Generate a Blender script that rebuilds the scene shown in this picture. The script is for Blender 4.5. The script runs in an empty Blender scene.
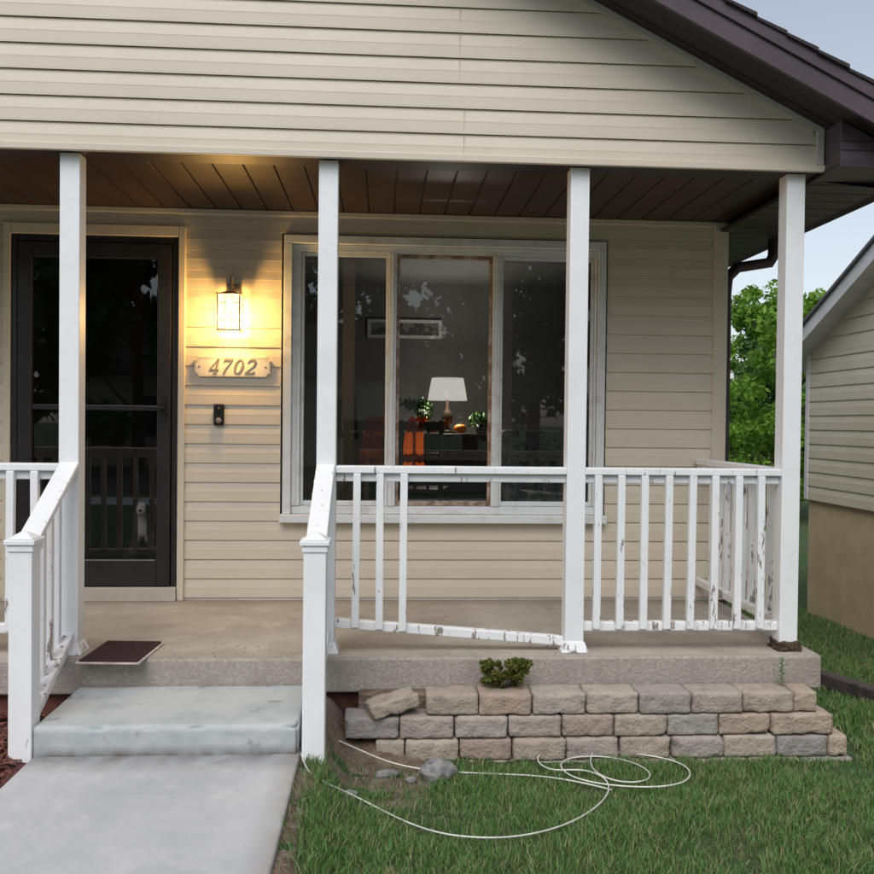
import bpy, math, random
import numpy as np
from mathutils import Vector, Matrix, noise as mnoise
random.seed(7); rng=np.random.default_rng(7)
scene=bpy.context.scene
scene.view_settings.view_transform='Standard'
try: scene.view_settings.look='None'
except Exception: pass
scene.view_settings.exposure=0

# ------------------------------------------------------------ helpers
def link(o,parent=None):
    scene.collection.objects.link(o)
    if parent: o.parent=parent
    return o
def empty(name):
    e=bpy.data.objects.new(name,None); e.empty_display_size=.1
    return link(e)
class NT:
    def __init__(s,mat):
        s.t=mat.node_tree; s.n=s.t.nodes
    def new(s,t,**kw):
        n=s.n.new(t)
        for k,v in kw.items(): setattr(n,k,v)
        return n
    def l(s,a,b): s.t.links.new(a,b)
def mat_basic(name,col,rough=.6,col2=None,scale=8,detail=4,bump=0,bscale=None,spec=.4,metal=0,stretch=None,
              fac=(.4,.65),coord='Object',bdist=.01,island=None,col3=None,scale3=2,fac3=(.5,.7)):
    m=bpy.data.materials.new(name); m.use_nodes=True
    k=NT(m); b=k.n['Principled BSDF']
    b.inputs['Roughness'].default_value=rough
    b.inputs['Specular IOR Level'].default_value=spec
    b.inputs['Metallic'].default_value=metal
    b.inputs['Base Color'].default_value=(*col,1)
    tc=k.new('ShaderNodeTexCoord'); mp=k.new('ShaderNodeMapping')
    k.l(tc.outputs[coord],mp.inputs[0])
    if stretch: mp.inputs['Scale'].default_value=stretch
    cur=None
    if island:
        g=k.new('ShaderNodeNewGeometry'); r=k.new('ShaderNodeValToRGB')
        k.l(g.outputs['Random Per Island'],r.inputs[0])
        els=r.color_ramp.elements
        while len(els)<len(island): els.new(.5)
        for i,c in enumerate(island):
            els[i].position=i/(len(island)-1); els[i].color=(*c,1)
        cur=r.outputs[0]
    if col2:
        n=k.new('ShaderNodeTexNoise'); n.inputs['Scale'].default_value=scale; n.inputs['Detail'].default_value=min(detail,5)
        n.inputs['Roughness'].default_value=.62
        k.l(mp.outputs[0],n.inputs['Vector'])
        mr=k.new('ShaderNodeMapRange'); mr.inputs[1].default_value=fac[0]; mr.inputs[2].default_value=fac[1]
        k.l(n.outputs[0],mr.inputs[0])
        mx=k.new('ShaderNodeMix',data_type='RGBA')
        k.l(mr.outputs[0],mx.inputs[0])
        if cur: k.l(cur,mx.inputs[6])
        else: mx.inputs[6].default_value=(*col,1)
        mx.inputs[7].default_value=(*col2,1)
        cur=mx.outputs[2]
    if col3:
        n=k.new('ShaderNodeTexNoise'); n.inputs['Scale'].default_value=scale3; n.inputs['Detail'].default_value=5
        n.inputs['Roughness'].default_value=.68
        k.l(tc.outputs[coord],n.inputs['Vector'])
        mr=k.new('ShaderNodeMapRange'); mr.inputs[1].default_value=fac3[0]; mr.inputs[2].default_value=fac3[1]
        k.l(n.outputs[0],mr.inputs[0])
        mx=k.new('ShaderNodeMix',data_type='RGBA')
        k.l(mr.outputs[0],mx.inputs[0])
        if cur: k.l(cur,mx.inputs[6])
        else: mx.inputs[6].default_value=(*col,1)
        mx.inputs[7].default_value=(*col3,1)
        cur=mx.outputs[2]
    if cur: k.l(cur,b.inputs['Base Color'])
    if bump:
        n=k.new('ShaderNodeTexNoise'); n.inputs['Scale'].default_value=bscale or scale*3; n.inputs['Detail'].default_value=3
        k.l(mp.outputs[0],n.inputs['Vector'])
        bp=k.new('ShaderNodeBump'); bp.inputs['Strength'].default_value=bump; bp.inputs['Distance'].default_value=bdist
        k.l(n.outputs[0],bp.inputs['Height']); k.l(bp.outputs[0],b.inputs['Normal'])
    return m

class MB:
    """mesh builder"""
    def __init__(s): s.v=[]; s.f=[]
    def box(s,x0,x1,y0,y1,z0,z1):
        i=len(s.v)
        s.v+=[(x0,y0,z0),(x1,y0,z0),(x1,y1,z0),(x0,y1,z0),(x0,y0,z1),(x1,y0,z1),(x1,y1,z1),(x0,y1,z1)]
        s.f+=[(i,i+3,i+2,i+1),(i+4,i+5,i+6,i+7),(i,i+1,i+5,i+4),(i+1,i+2,i+6,i+5),(i+2,i+3,i+7,i+6),(i+3,i,i+4,i+7)]
        return s
    def hexa(s,p):
        i=len(s.v); s.v+=[tuple(q) for q in p]
        s.f+=[(i,i+3,i+2,i+1),(i+4,i+5,i+6,i+7),(i,i+1,i+5,i+4),(i+1,i+2,i+6,i+5),(i+2,i+3,i+7,i+6),(i+3,i,i+4,i+7)]
        return s
    def beam(s,a,b,w,h):
        a=Vector(a); b=Vector(b); d=(b-a); dh=Vector((d.x,d.y,0)); 
        if dh.length<1e-6: n=Vector((1,0,0))
        else: n=Vector((-dh.y,dh.x,0)).normalized()
        n=n*w/2; u=Vector((0,0,h/2))
        p=[a-n-u,b-n-u,b+n-u,a+n-u,a-n+u,b-n+u,b+n+u,a+n+u]
        return s.hexa(p)
    def quad(s,*p):
        i=len(s.v); s.v+=[tuple(q) for q in p]; s.f.append(tuple(range(i,i+len(p)))); return s
    def prism(s,pts,y0,y1):
        i=len(s.v); n=len(pts)
        s.v+=[(p[0],y0,p[1]) for p in pts]+[(p[0],y1,p[1]) for p in pts]
        s.f.append(tuple(range(i,i+n))); s.f.append(tuple(range(i+2*n-1,i+n-1,-1)))
        for k in range(n):
            j=(k+1)%n
            s.f.append((i+k,i+n+k,i+n+j,i+j))
        return s
    def prismx(s,pts,x0,x1):
        i=len(s.v); n=len(pts)
        s.v+=[(x0,p[0],p[1]) for p in pts]+[(x1,p[0],p[1]) for p in pts]
        s.f.append(tuple(range(i,i+n))); s.f.append(tuple(range(i+2*n-1,i+n-1,-1)))
        for k in range(n):
            j=(k+1)%n
            s.f.append((i+k,i+n+k,i+n+j,i+j))
        return s
    def obj(s,name,mat,parent=None,bevel=0,smooth=False,seg=2):
        me=bpy.data.meshes.new(name); me.from_pydata(s.v,[],s.f); me.update()
        import bmesh
        bm=bmesh.new(); bm.from_mesh(me); bmesh.ops.recalc_face_normals(bm,faces=bm.faces); bm.to_mesh(me); bm.free()
        o=bpy.data.objects.new(name,me); me.materials.append(mat)
        if smooth:
            for p in me.polygons: p.use_smooth=True
        if bevel:
            m=o.modifiers.new('b','BEVEL'); m.width=bevel; m.segments=seg; m.limit_method='ANGLE'
        return link(o,parent)
def np_mesh(name,V,F,mat,parent=None,smooth=False):
    V=np.asarray(V,dtype=np.float32); F=np.asarray(F,dtype=np.int32)
    me=bpy.data.meshes.new(name); m,k=F.shape
    me.vertices.add(len(V)); me.vertices.foreach_set('co',V.ravel())
    me.loops.add(m*k); me.loops.foreach_set('vertex_index',F.ravel())
    me.polygons.add(m); me.polygons.foreach_set('loop_start',np.arange(0,m*k,k,dtype=np.int32))
    if smooth: me.polygons.foreach_set('use_smooth',np.ones(m,dtype=bool))
    me.update(calc_edges=True); me.materials.append(mat)
    o=bpy.data.objects.new(name,me); return link(o,parent)
def lathe(name,prof,mat,parent=None,seg=24,loc=(0,0,0)):
    V=[];F=[]
    for r,z in prof:
        for i in range(seg):
            a=2*math.pi*i/seg; V.append((loc[0]+r*math.cos(a),loc[1]+r*math.sin(a),loc[2]+z))
    for j in range(len(prof)-1):
        for i in range(seg):
            F.append((j*seg+i,j*seg+(i+1)%seg,(j+1)*seg+(i+1)%seg,(j+1)*seg+i))
    return np_mesh(name,V,F,mat,parent,smooth=True)
def tube(name,pts,r,mat,parent=None,cyc=False,kind='POLY',res=3):
    cu=bpy.data.curves.new(name,'CURVE'); cu.dimensions='3D'; cu.bevel_depth=r; cu.bevel_resolution=res
    sp=cu.splines.new('NURBS' if kind=='NURBS' else 'POLY'); sp.points.add(len(pts)-1)
    for i,p in enumerate(pts): sp.points[i].co=(*p,1)
    if kind=='NURBS': sp.order_u=4; sp.use_endpoint_u=True; cu.resolution_u=8
    sp.use_cyclic_u=cyc; cu.materials.append(mat); cu.use_fill_caps=True
    return link(bpy.data.objects.new(name,cu),parent)
def sstep(t): 
    t=min(1,max(0,t)); return t*t*(3-2*t)
def g(x,y):
    z=.10+.10*sstep((-.35-y)/1.3)
    z-=.36*sstep((x-1.9)/2.2)*sstep((y+1)/4)
    z+=.012*math.sin(x*2.3+1)*math.cos(y*2.9)*(1 if abs(x)<8 and abs(y)<8 else 0)
    if -.6<x<.1 and y<-.1: z+=max(0,.245-z)*sstep((-.10-x)/.16)   # banked up against the path
    return z

# ------------------------------------------------------------ materials
M={}
M['siding']=mat_basic('vinyl_siding',(.64,.575,.475),.45,(.59,.525,.43),1.3,3,bump=.10,bscale=60,fac=(.35,.75),bdist=.002,col3=(.54,.47,.37),scale3=3.5,fac3=(.60,.95))
M['trim']=mat_basic('trim_tan',(.54,.52,.48),.5,(.44,.41,.36),3)
M['brown']=mat_basic('brown_aluminium',(.042,.030,.036),.45,(.030,.023,.026),4,bump=.05,bscale=30,spec=.35)
M['fascia']=mat_basic('fascia_brown',(.080,.058,.070),.42,(.06,.045,.052),3,spec=.4)
M['ceil']=mat_basic('ceiling_brown',(.050,.027,.020),.42,(.036,.020,.016),2,spec=.4)
M['shingle']=mat_basic('roof_shingle',(.055,.048,.055),.9,(.025,.022,.026),60,bump=.6,bscale=200)
def white_paint(name,lo,hi):
    m=mat_basic(name,(.82,.83,.85),.45,(.76,.775,.79),4,3,bump=.12,bscale=50,bdist=.002,fac=(.45,.75))
    k=NT(m); b=k.n['Principled BSDF']; src=b.inputs['Base Color'].links[0].from_socket
    tc=k.new('ShaderNodeTexCoord'); mp=k.new('ShaderNodeMapping'); mp.inputs['Scale'].default_value=(1,1,.22)
    n=k.new('ShaderNodeTexNoise'); n.inputs['Scale'].default_value=32; n.inputs['Detail'].default_value=5; n.inputs['Roughness'].default_value=.68
    k.l(tc.outputs['Object'],mp.inputs[0]); k.l(mp.outputs[0],n.inputs[0])
    mr=k.new('ShaderNodeMapRange'); mr.inputs[1].default_value=lo; mr.inputs[2].default_value=hi
    sx=k.new('ShaderNodeSeparateXYZ'); k.l(tc.outputs['Object'],sx.inputs[0])
    z=k.new('ShaderNodeMapRange'); z.inputs[1].default_value=.95; z.inputs[2].default_value=.45; z.inputs[3].default_value=0; z.inputs[4].default_value=.085
    k.l(sx.outputs[2],z.inputs[0])
    ad=k.new('ShaderNodeMath',operation='ADD'); k.l(n.outputs[0],ad.inputs[0]); k.l(z.outputs[0],ad.inputs[1])
    xx=k.new('ShaderNodeMapRange'); xx.inputs[1].default_value=.8; xx.inputs[2].default_value=2.1; xx.inputs[3].default_value=0; xx.inputs[4].default_value=.03
    k.l(sx.outputs[0],xx.inputs[0])
    ad2=k.new('ShaderNodeMath',operation='ADD'); k.l(ad.outputs[0],ad2.inputs[0]); k.l(xx.outputs[0],ad2.inputs[1])
    k.l(ad2.outputs[0],mr.inputs[0])
    w=k.new('ShaderNodeMix',data_type='RGBA'); n2=k.new('ShaderNodeTexNoise'); n2.inputs['Scale'].default_value=70; n2.inputs['Detail'].default_value=1
    k.l(tc.outputs['Object'],n2.inputs[0]); k.l(n2.outputs[0],w.inputs[0])
    w.inputs[6].default_value=(.14,.11,.09,1); w.inputs[7].default_value=(.42,.39,.37,1)
    mx=k.new('ShaderNodeMix',data_type='RGBA'); k.l(mr.outputs[0],mx.inputs[0]); k.l(src,mx.inputs[6]); k.l(w.outputs[2],mx.inputs[7])
    k.l(mx.outputs[2],b.inputs['Base Color'])
    return m
M['post']=white_paint('white_paint_post',.755,.78)
M['rail']=white_paint('white_paint_rail',.635,.652)
M['winwhite']=mat_basic('window_white',(.68,.705,.71),.5,(.48,.47,.45),9,4,fac=(.52,.78))
M['winwood']=mat_basic('window_wood',(.22,.13,.085),.6,(.45,.37,.31),16,4,fac=(.42,.6))
M['concrete']=mat_basic('porch_concrete',(.38,.345,.30),.85,(.29,.26,.22),2.2,5,bump=.25,bscale=120,bdist=.003,col3=(.44,.40,.355),scale3=6,fac3=(.5,.75))
M['exposed']=mat_basic('slab_edge',(.39,.36,.32),.9,(.30,.27,.24),50,5,bump=.7,bscale=90,bdist=.007,fac=(.4,.62),col3=(.28,.25,.22),scale3=4,fac3=(.48,.72))
M['path']=mat_basic('path_concrete',(.47,.48,.49),.85,(.37,.385,.40),1.8,5,bump=.25,bscale=160,bdist=.002,col3=(.54,.54,.54),scale3=9,fac3=(.5,.8))
M['step']=mat_basic('step_concrete',(.45,.475,.48),.8,(.33,.365,.38),4,5,bump=.35,bscale=60,bdist=.003,fac=(.45,.72),col3=(.22,.23,.235),scale3=9,fac3=(.59,.70))
def stain(m,axis_,lo,hi,col,amt,sc=14):
    """dirt that builds up towards one end of an axis (soil splash, run-off)"""
    k=NT(m); b=k.n['Principled BSDF']; src=b.inputs['Base Color'].links[0].from_socket
    tc=k.new('ShaderNodeTexCoord'); sx=k.new('ShaderNodeSeparateXYZ'); k.l(tc.outputs['Object'],sx.inputs[0])
    n=k.new('ShaderNodeTexNoise'); n.inputs['Scale'].default_value=sc; n.inputs['Detail'].default_value=4; k.l(tc.outputs['Object'],n.inputs[0])
    z=k.new('ShaderNodeMapRange'); z.inputs[1].default_value=hi; z.inputs[2].default_value=lo; k.l(sx.outputs[axis_],z.inputs[0])
    mu=k.new('ShaderNodeMath',operation='MULTIPLY'); k.l(z.outputs[0],mu.inputs[0]); k.l(n.outputs[0],mu.inputs[1])
    m2=k.new('ShaderNodeMath',operation='MULTIPLY'); k.l(mu.outputs[0],m2.inputs[0]); m2.inputs[1].default_value=amt; m2.use_clamp=True
    mx=k.new('ShaderNodeMix',data_type='RGBA'); k.l(m2.outputs[0],mx.inputs[0]); k.l(src,mx.inputs[6]); mx.inputs[7].default_value=(*col,1)
    k.l(mx.outputs[2],b.inputs['Base Color'])
stain(M['step'],2,.27,.32,(.12,.11,.10),1.7)
stain(M['path'],1,-.66,-.84,(.16,.15,.14),1.5,11)
stain(M['path'],0,-.318,-.42,(.22,.20,.17),1.0,9)
stain(M['concrete'],1,1.2,1.0,(.20,.17,.14),1.3,6)
# hairline cracks in the path
def cracks(m,scale,col,w):
    k=NT(m); b=k.n['Principled BSDF']; src=b.inputs['Base Color'].links[0].from_socket
    tc=k.new('ShaderNodeTexCoord'); n=k.new('ShaderNodeTexNoise'); n.inputs['Scale'].default_value=3.5; n.inputs['Detail'].default_value=4
    k.l(tc.outputs['Object'],n.inputs[0])
    mxv=k.new('ShaderNodeMix',data_type='RGBA'); mxv.inputs[0].default_value=.28; k.l(tc.outputs['Object'],mxv.inputs[6]); k.l(n.outputs['Color'],mxv.inputs[7])
    v=k.new('ShaderNodeTexVoronoi',feature='DISTANCE_TO_EDGE'); v.inputs['Scale'].default_value=scale; k.l(mxv.outputs[2],v.inputs['Vector'])
    mr=k.new('ShaderNodeMapRange'); mr.inputs[1].default_value=w; mr.inputs[2].default_value=0; mr.inputs[4].default_value=.75; k.l(v.outputs['Distance'],mr.inputs[0])
    mx=k.new('ShaderNodeMix',data_type='RGBA'); k.l(mr.outputs[0],mx.inputs[0]); k.l(src,mx.inputs[6]); mx.inputs[7].default_value=(*col,1)
    k.l(mx.outputs[2],b.inputs['Base Color'])
cracks(M['concrete'],.9,(.17,.15,.13),.0022)
M['block']=mat_basic('wall_block',(.3,.25,.2),.92,(.22,.185,.16),14,5,bump=1,bscale=70,bdist=.008,fac=(.5,.8),
    island=[(.41,.34,.28),(.32,.30,.29),(.41,.34,.275),(.37,.28,.23),(.30,.29,.285),(.42,.365,.305),(.36,.305,.26),(.33,.315,.30)],col3=(.18,.165,.15),scale3=6,fac3=(.6,.8))
M['rock']=mat_basic('rock_grey',(.28,.275,.27),.9,(.12,.12,.12),25,4,bump=.8,bscale=60)
M['soil']=mat_basic('soil',(.12,.085,.062),.95,(.23,.18,.14),12,5,bump=1,bscale=60,bdist=.02)
M['mulch']=mat_basic('mulch_red',(.17,.055,.045),.95,(.07,.028,.028),40,4,bump=1,bscale=80,bdist=.03)
M['lawn']=mat_basic('lawn_base',(.055,.11,.035),.95,(.10,.10,.045),1.8,4,bump=1,bscale=40,bdist=.03,col3=(.035,.07,.022),scale3=28,fac3=(.4,.6))
def leafmat(name,cols,tr=.3,rough=.5):
    m=mat_basic(name,cols[0],rough,island=cols,spec=.25)
    if tr<=0: return m
    k=NT(m); b=k.n['Principled BSDF']; out=k.n['Material Output']
    t=k.new('ShaderNodeBsdfTranslucent'); mx=k.new('ShaderNodeMixShader'); mx.inputs[0].default_value=tr
    k.l(b.inputs['Base Color'].links[0].from_socket,t.inputs[0])
    k.l(b.outputs[0],mx.inputs[1]); k.l(t.outputs[0],mx.inputs[2]); k.l(mx.outputs[0],out.inputs[0]); return m
M['grass']=leafmat('grass_blades',[(.07,.18,.045),(.12,.25,.07),(.09,.215,.055),(.17,.28,.085),(.10,.23,.06),(.30,.28,.15),(.075,.19,.05),(.36,.32,.19),(.11,.24,.07)],.25)
M['leaf1']=leafmat('tree_leaves',[(.09,.21,.02),(.22,.38,.05),(.13,.28,.03),(.27,.42,.06)],.4)
M['leaf2']=leafmat('dark_leaves',[(.03,.085,.018),(.07,.15,.03),(.045,.11,.022)],0)
M['leaf3']=leafmat('boxwood_leaves',[(.05,.09,.015),(.14,.17,.03),(.09,.13,.02),(.20,.15,.04),(.03,.06,.012)],.25)
M['bark']=mat_basic('bark',(.09,.065,.045),.95,(.04,.03,.02),20,bump=1,bscale=30,stretch=(1,1,.2))
M['doorframe']=mat_basic('storm_door_dark',(.014,.013,.015),.35,(.022,.02,.022),6,spec=.5)
M['black']=mat_basic('black_plastic',(.012,.012,.012),.35)
M['bronze']=mat_basic('lantern_metal',(.34,.27,.19),.4,(.20,.16,.12),20,metal=.5)
M['plaque']=mat_basic('plaque_cream',(.74,.70,.62),.5,(.60,.56,.49),18,4,fac=(.5,.8))
M['numeral']=mat_basic('numeral_grey',(.26,.245,.22),.4,(.18,.17,.155),10)
M['cable']=mat_basic('cable_white',(.72,.72,.66),.5,(.5,.5,.45),10)
M['wallin']=mat_basic('interior_wall',(.24,.235,.235),.8,(.20,.195,.19),1.5)
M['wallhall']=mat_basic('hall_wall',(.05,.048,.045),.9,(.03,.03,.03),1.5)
M['floorin']=mat_basic('interior_floor',(.09,.06,.04),.6,(.06,.04,.025),3,stretch=(8,1,1))
M['wood']=mat_basic('dark_wood',(.05,.03,.02),.4,(.03,.018,.012),8)
M['orange']=leafmat('orange_cloth',[(1.0,.20,.02),(.95,.16,.02)],.75,.8)
M['cloth']=mat_basic('chair_fabric',(.55,.55,.55),.9,(.22,.23,.25),14,3,fac=(.48,.54))
M['mat']=mat_basic('doormat_rubber',(.030,.014,.016),.85,(.05,.02,.022),60,bump=.5,bscale=120)
M['matedge']=mat_basic('doormat_edge',(.55,.50,.47),.8,(.38,.33,.30),20)
M['nsiding']=mat_basic('neighbour_siding',(.72,.66,.54),.5,(.66,.60,.48),1.5)
M['nfound']=mat_basic('neighbour_foundation',(.66,.52,.34),.9,(.57,.44,.28),4,bump=.3,bscale=50)
M['nwhite']=mat_basic('white_trim',(.78,.79,.80),.5,(.68,.69,.70),5)
M['nroof']=mat_basic('neighbour_shingle',(.20,.20,.21),.9,(.11,.11,.12),50,bump=.5)
M['timber']=mat_basic('timber_edge',(.085,.065,.065),.9,(.05,.04,.04),12,bump=.6)
M['asphalt']=mat_basic('asphalt',(.05,.05,.052),.9,(.035,.035,.037),30,bump=.4,bscale=200)
M['brickdark']=mat_basic('foundation_brick',(.16,.06,.045),.9,(.08,.035,.03),10,bump=.6)
M['pumpkin']=mat_basic('pumpkin_orange',(.90,.26,.02),.5,(.7,.15,.01),8)
def glassmat(name,tint,refl=1.0,dirt=.0):
    m=bpy.data.materials.new(name); m.use_nodes=True; k=NT(m); k.n.remove(k.n['Principled BSDF'])
    out=k.n['Material Output']; t=k.new('ShaderNodeBsdfTransparent'); t.inputs[0].default_value=(*tint,1)
    gl=k.new('ShaderNodeBsdfGlossy'); gl.inputs['Roughness'].default_value=.012; gl.inputs[0].default_value=(.9,.95,1,1)
    fr=k.new('ShaderNodeFresnel'); fr.inputs[0].default_value=1.5
    mu=k.new('ShaderNodeMath',operation='MULTIPLY'); mu.inputs[1].default_value=refl; k.l(fr.outputs[0],mu.inputs[0])
    n=k.new('ShaderNodeTexNoise'); n.inputs['Scale'].default_value=1.4; n.inputs['Detail'].default_value=1
    tc=k.new('ShaderNodeTexCoord'); k.l(tc.outputs['Object'],n.inputs[0])
    bp=k.new('ShaderNodeBump'); bp.inputs['Strength'].default_value=.12; bp.inputs['Distance'].default_value=.01
    k.l(n.outputs[0],bp.inputs['Height']); k.l(bp.outputs[0],gl.inputs['Normal'])
    mx=k.new('ShaderNodeMixShader'); k.l(mu.outputs[0],mx.inputs[0]); k.l(t.outputs[0],mx.inputs[1]); k.l(gl.outputs[0],mx.inputs[2])
    if dirt:
        d=k.new('ShaderNodeBsdfDiffuse'); d.inputs[0].default_value=(.5,.5,.5,1)
        m2=k.new('ShaderNodeMixShader'); m2.inputs[0].default_value=dirt
        k.l(mx.outputs[0],m2.inputs[1]); k.l(d.outputs[0],m2.inputs[2]); k.l(m2.outputs[0],out.inputs[0])
    else: k.l(mx.outputs[0],out.inputs[0])
    return m
M['glass']=glassmat('window_glass',(.76,.80,.79),1.6,.003)
M['screen']=glassmat('screened_glass',(.40,.43,.43),1.6,.006)
M['doorglass']=glassmat('door_glass',(.50,.50,.52),1.4,.006)
def glow(name,col,s,trans=.5):
    m=bpy.data.materials.new(name); m.use_nodes=True; k=NT(m); k.n.remove(k.n['Principled BSDF'])
    out=k.n['Material Output']; t=k.new('ShaderNodeBsdfTransparent'); e=k.new('ShaderNodeEmission')
    e.inputs[0].default_value=(*col,1); e.inputs[1].default_value=s
    mx=k.new('ShaderNodeMixShader'); mx.inputs[0].default_value=1-trans
    k.l(t.outputs[0],mx.inputs[1]); k.l(e.outputs[0],mx.inputs[2]); k.l(mx.outputs[0],out.inputs[0]); return m
M['lglass']=glow('lantern_glass',(1,.86,.55),1.7,.4)
M['shade']=glow('lamp_shade',(1,.93,.84),.72,.25)
M['bulb']=glow('bulb',(1,.85,.55),6,0)

# ------------------------------------------------------------ world/light
w=bpy.data.worlds.new('World'); scene.world=w; w.use_nodes=True
nt=w.node_tree; bg=nt.nodes['Background']
sky=nt.nodes.new('ShaderNodeTexSky'); sky.sky_type='NISHITA'; sky.sun_disc=False
SUN_EL=math.radians(52); SUN_AZ=math.radians(195)
sky.sun_elevation=SUN_EL; sky.sun_rotation=SUN_AZ; sky.air_density=1.1; sky.dust_density=2.2
hs=nt.nodes.new('ShaderNodeHueSaturation'); hs.inputs['Saturation'].default_value=.48; hs.inputs['Value'].default_value=1.15
nt.links.new(sky.outputs[0],hs.inputs['Color']); nt.links.new(hs.outputs[0],bg.inputs[0])
bg.inputs[1].default_value=.15
sl=bpy.data.lights.new('sun','SUN'); sl.energy=1.5; sl.angle=math.radians(45); sl.color=(1,.985,.96)
so=link(bpy.data.objects.new('sun',sl))
sd=Vector((math.sin(SUN_AZ)*math.cos(SUN_EL),math.cos(SUN_AZ)*math.cos(SUN_EL),math.sin(SUN_EL)))
so.rotation_euler=sd.to_track_quat('Z','Y').to_euler()

# ------------------------------------------------------------ camera
cam=bpy.data.cameras.new('camera'); co=link(bpy.data.objects.new('camera',cam))
cam.sensor_width=36; cam.lens=36; cam.clip_end=2000; cam.clip_start=.05
co.matrix_world=Matrix.Translation((0,-4.15,1.6))@Matrix.Rotation(-math.radians(3.53),4,'Z')@Matrix.Rotation(math.radians(90-.92),4,'X')@Matrix.Rotation(.011,4,'Z')
scene.camera=co

# ------------------------------------------------------------ ground
def axis(lo,hi,st):
    a=list(np.arange(lo,hi,st)); s=.3; x=hi
    while x<500: a.append(x); x+=s; s*=1.25
    x=lo-.3; s=.3
    while x>-500: a.insert(0,x); x-=s; s*=1.25
    return a
xs=axis(-3,6,.08); ys=axis(-5,9,.2)
V=[(x,y,g(x,y)) for y in ys for x in xs]; nx=len(xs)
F=[(j*nx+i,j*nx+i+1,(j+1)*nx+i+1,(j+1)*nx+i) for j in range(len(ys)-1) for i in range(nx-1)]
np_mesh('ground',V,F,M['lawn'],smooth=True)
def blades(x0,x1,y0,y1,dens,hh,wd,keep=None):
    n=int((x1-x0)*(y1-y0)*dens)
    X=rng.uniform(x0,x1,n); Y=rng.uniform(y0,y1,n)
    nz=np.array([mnoise.noise((x*2.2,y*2.2,0)) for x,y in zip(X,Y)])
    nf=np.array([mnoise.noise((x*9,y*9,5)) for x,y in zip(X,Y)])
    pr=.82+nz*.8+nf*.7
    k=rng.random(n)<pr
    if keep is not None: k&=keep(X,Y,nf)
    X=X[k];Y=Y[k];nz=nz[k];nf=nf[k]; n=len(X)
    Z=np.array([g(x,y) for x,y in zip(X,Y)])
    H=hh*(.55+.7*rng.random(n)+.6*nz+.35*nf); H=np.clip(H,.012,None)
    a=rng.uniform(0,2*math.pi,n); W=wd*(.6+.6*rng.random(n))/2
    lean=rng.uniform(.1,1.1,n)*H; la=rng.uniform(0,2*math.pi,n)+nz*3
    cx,cy=np.cos(a)*W,np.sin(a)*W; lx,ly=np.cos(la)*lean,np.sin(la)*lean
    V=np.zeros((n,5,3))
    V[:,0]=np.stack([X-cx,Y-cy,Z-.005],1); V[:,1]=np.stack([X+cx,Y+cy,Z-.005],1)
    V[:,2]=np.stack([X-cx*.8+lx*.35,Y-cy*.8+ly*.35,Z+H*.6],1); V[:,3]=np.stack([X+cx*.8+lx*.35,Y+cy*.8+ly*.35,Z+H*.6],1)
    V[:,4]=np.stack([X+lx,Y+ly,Z+H*.95],1)
    b=(np.arange(n)*5)[:,None]
    F=np.concatenate([b+[0,1,3],b+[0,3,2],b+[2,3,4]],0)
    return V.reshape(-1,3),F
def keepA(X,Y,nf):
    edge=(X<-.255+.08*nf)&(rng.random(len(X))<.8)
    bare=((X+.10)**2/.14+(Y+.47)**2/.045<1+nf*1.4)&(rng.random(len(X))<.82)
    return (X>-.31)&~edge&~bare&(Y<-.35)
lawn=empty('grass')
v,f=blades(-.31,2.6,-2.3,-.30,16000,.036,.0042,keepA); np_mesh('blades_near',v,f,M['grass'],lawn)
v,f=blades(2.15,4.3,-1.6,5.2,7000,.040,.006,lambda X,Y,n:(X>2.2)|(Y<-.40)); np_mesh('blades_side',v,f,M['grass'],lawn)
v,f=blades(-3.5,-1.55,-2.3,-1.2,4000,.045,.005); np_mesh('blades_left',v,f,M['grass'],lawn)
def patch(name,fn,x0,x1,y0,y1,mat,off=.008,step=.04):
    xs=np.arange(x0,x1+step,step); ys=np.arange(y0,y1+step,step)
    V=[(x,y,fn(x,y)+off) for y in ys for x in xs]; nx=len(xs)
    F=[(j*nx+i,j*nx+i+1,(j+1)*nx+i+1,(j+1)*nx+i) for j in range(len(ys)-1) for i in range(nx-1)]
    return np_mesh(name,V,F,mat,smooth=True)
def soilz(x,y):
    n=.016*mnoise.noise((x*8,y*8,0))
    z=g(x,y)+.004+.08*sstep((y+.5)/.3)*sstep((.28-x)/.3)
    z-=.035*sstep((x-.15)/.2)
    z-=.05*sstep((-.78-y)/.25)*sstep((x+.27+.05*mnoise.noise((y*5,0,0)))/.04)
    return z+n
patch('soil',soilz,-.34,.42,-2.6,-.12,M['soil'],.0,.025)
patch('mulch_bed',lambda x,y:.25+.02*mnoise.noise((x*9,y*9,0)),-5.2,-1.36,-1.45,-.12,M['mulch'])
n=3500; X=rng.uniform(-3,-1.395,n);Y=rng.uniform(-1.45,-.13,n)
V=np.zeros((n,4,3)); a=rng.uniform(0,6.28,n); L=rng.uniform(.01,.03,n); W=rng.uniform(.004,.009,n)
c,s=np.cos(a),np.sin(a); Z=.272+rng.uniform(-.01,.012,n)
for i,(p,q) in enumerate([(-1,-1),(1,-1),(1,1),(-1,1)]):
    V[:,i]=np.stack([X+c*L*p-s*W*q,Y+s*L*p+c*W*q,Z+rng.uniform(-.006,.006,n)],1)
np_mesh('mulch_chips',V.reshape(-1,3),np.arange(n*4).reshape(-1,4),leafmat('chips',[(.20,.065,.05),(.10,.038,.035),(.25,.09,.07)],0),bpy.data.objects['mulch_bed'])

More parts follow.
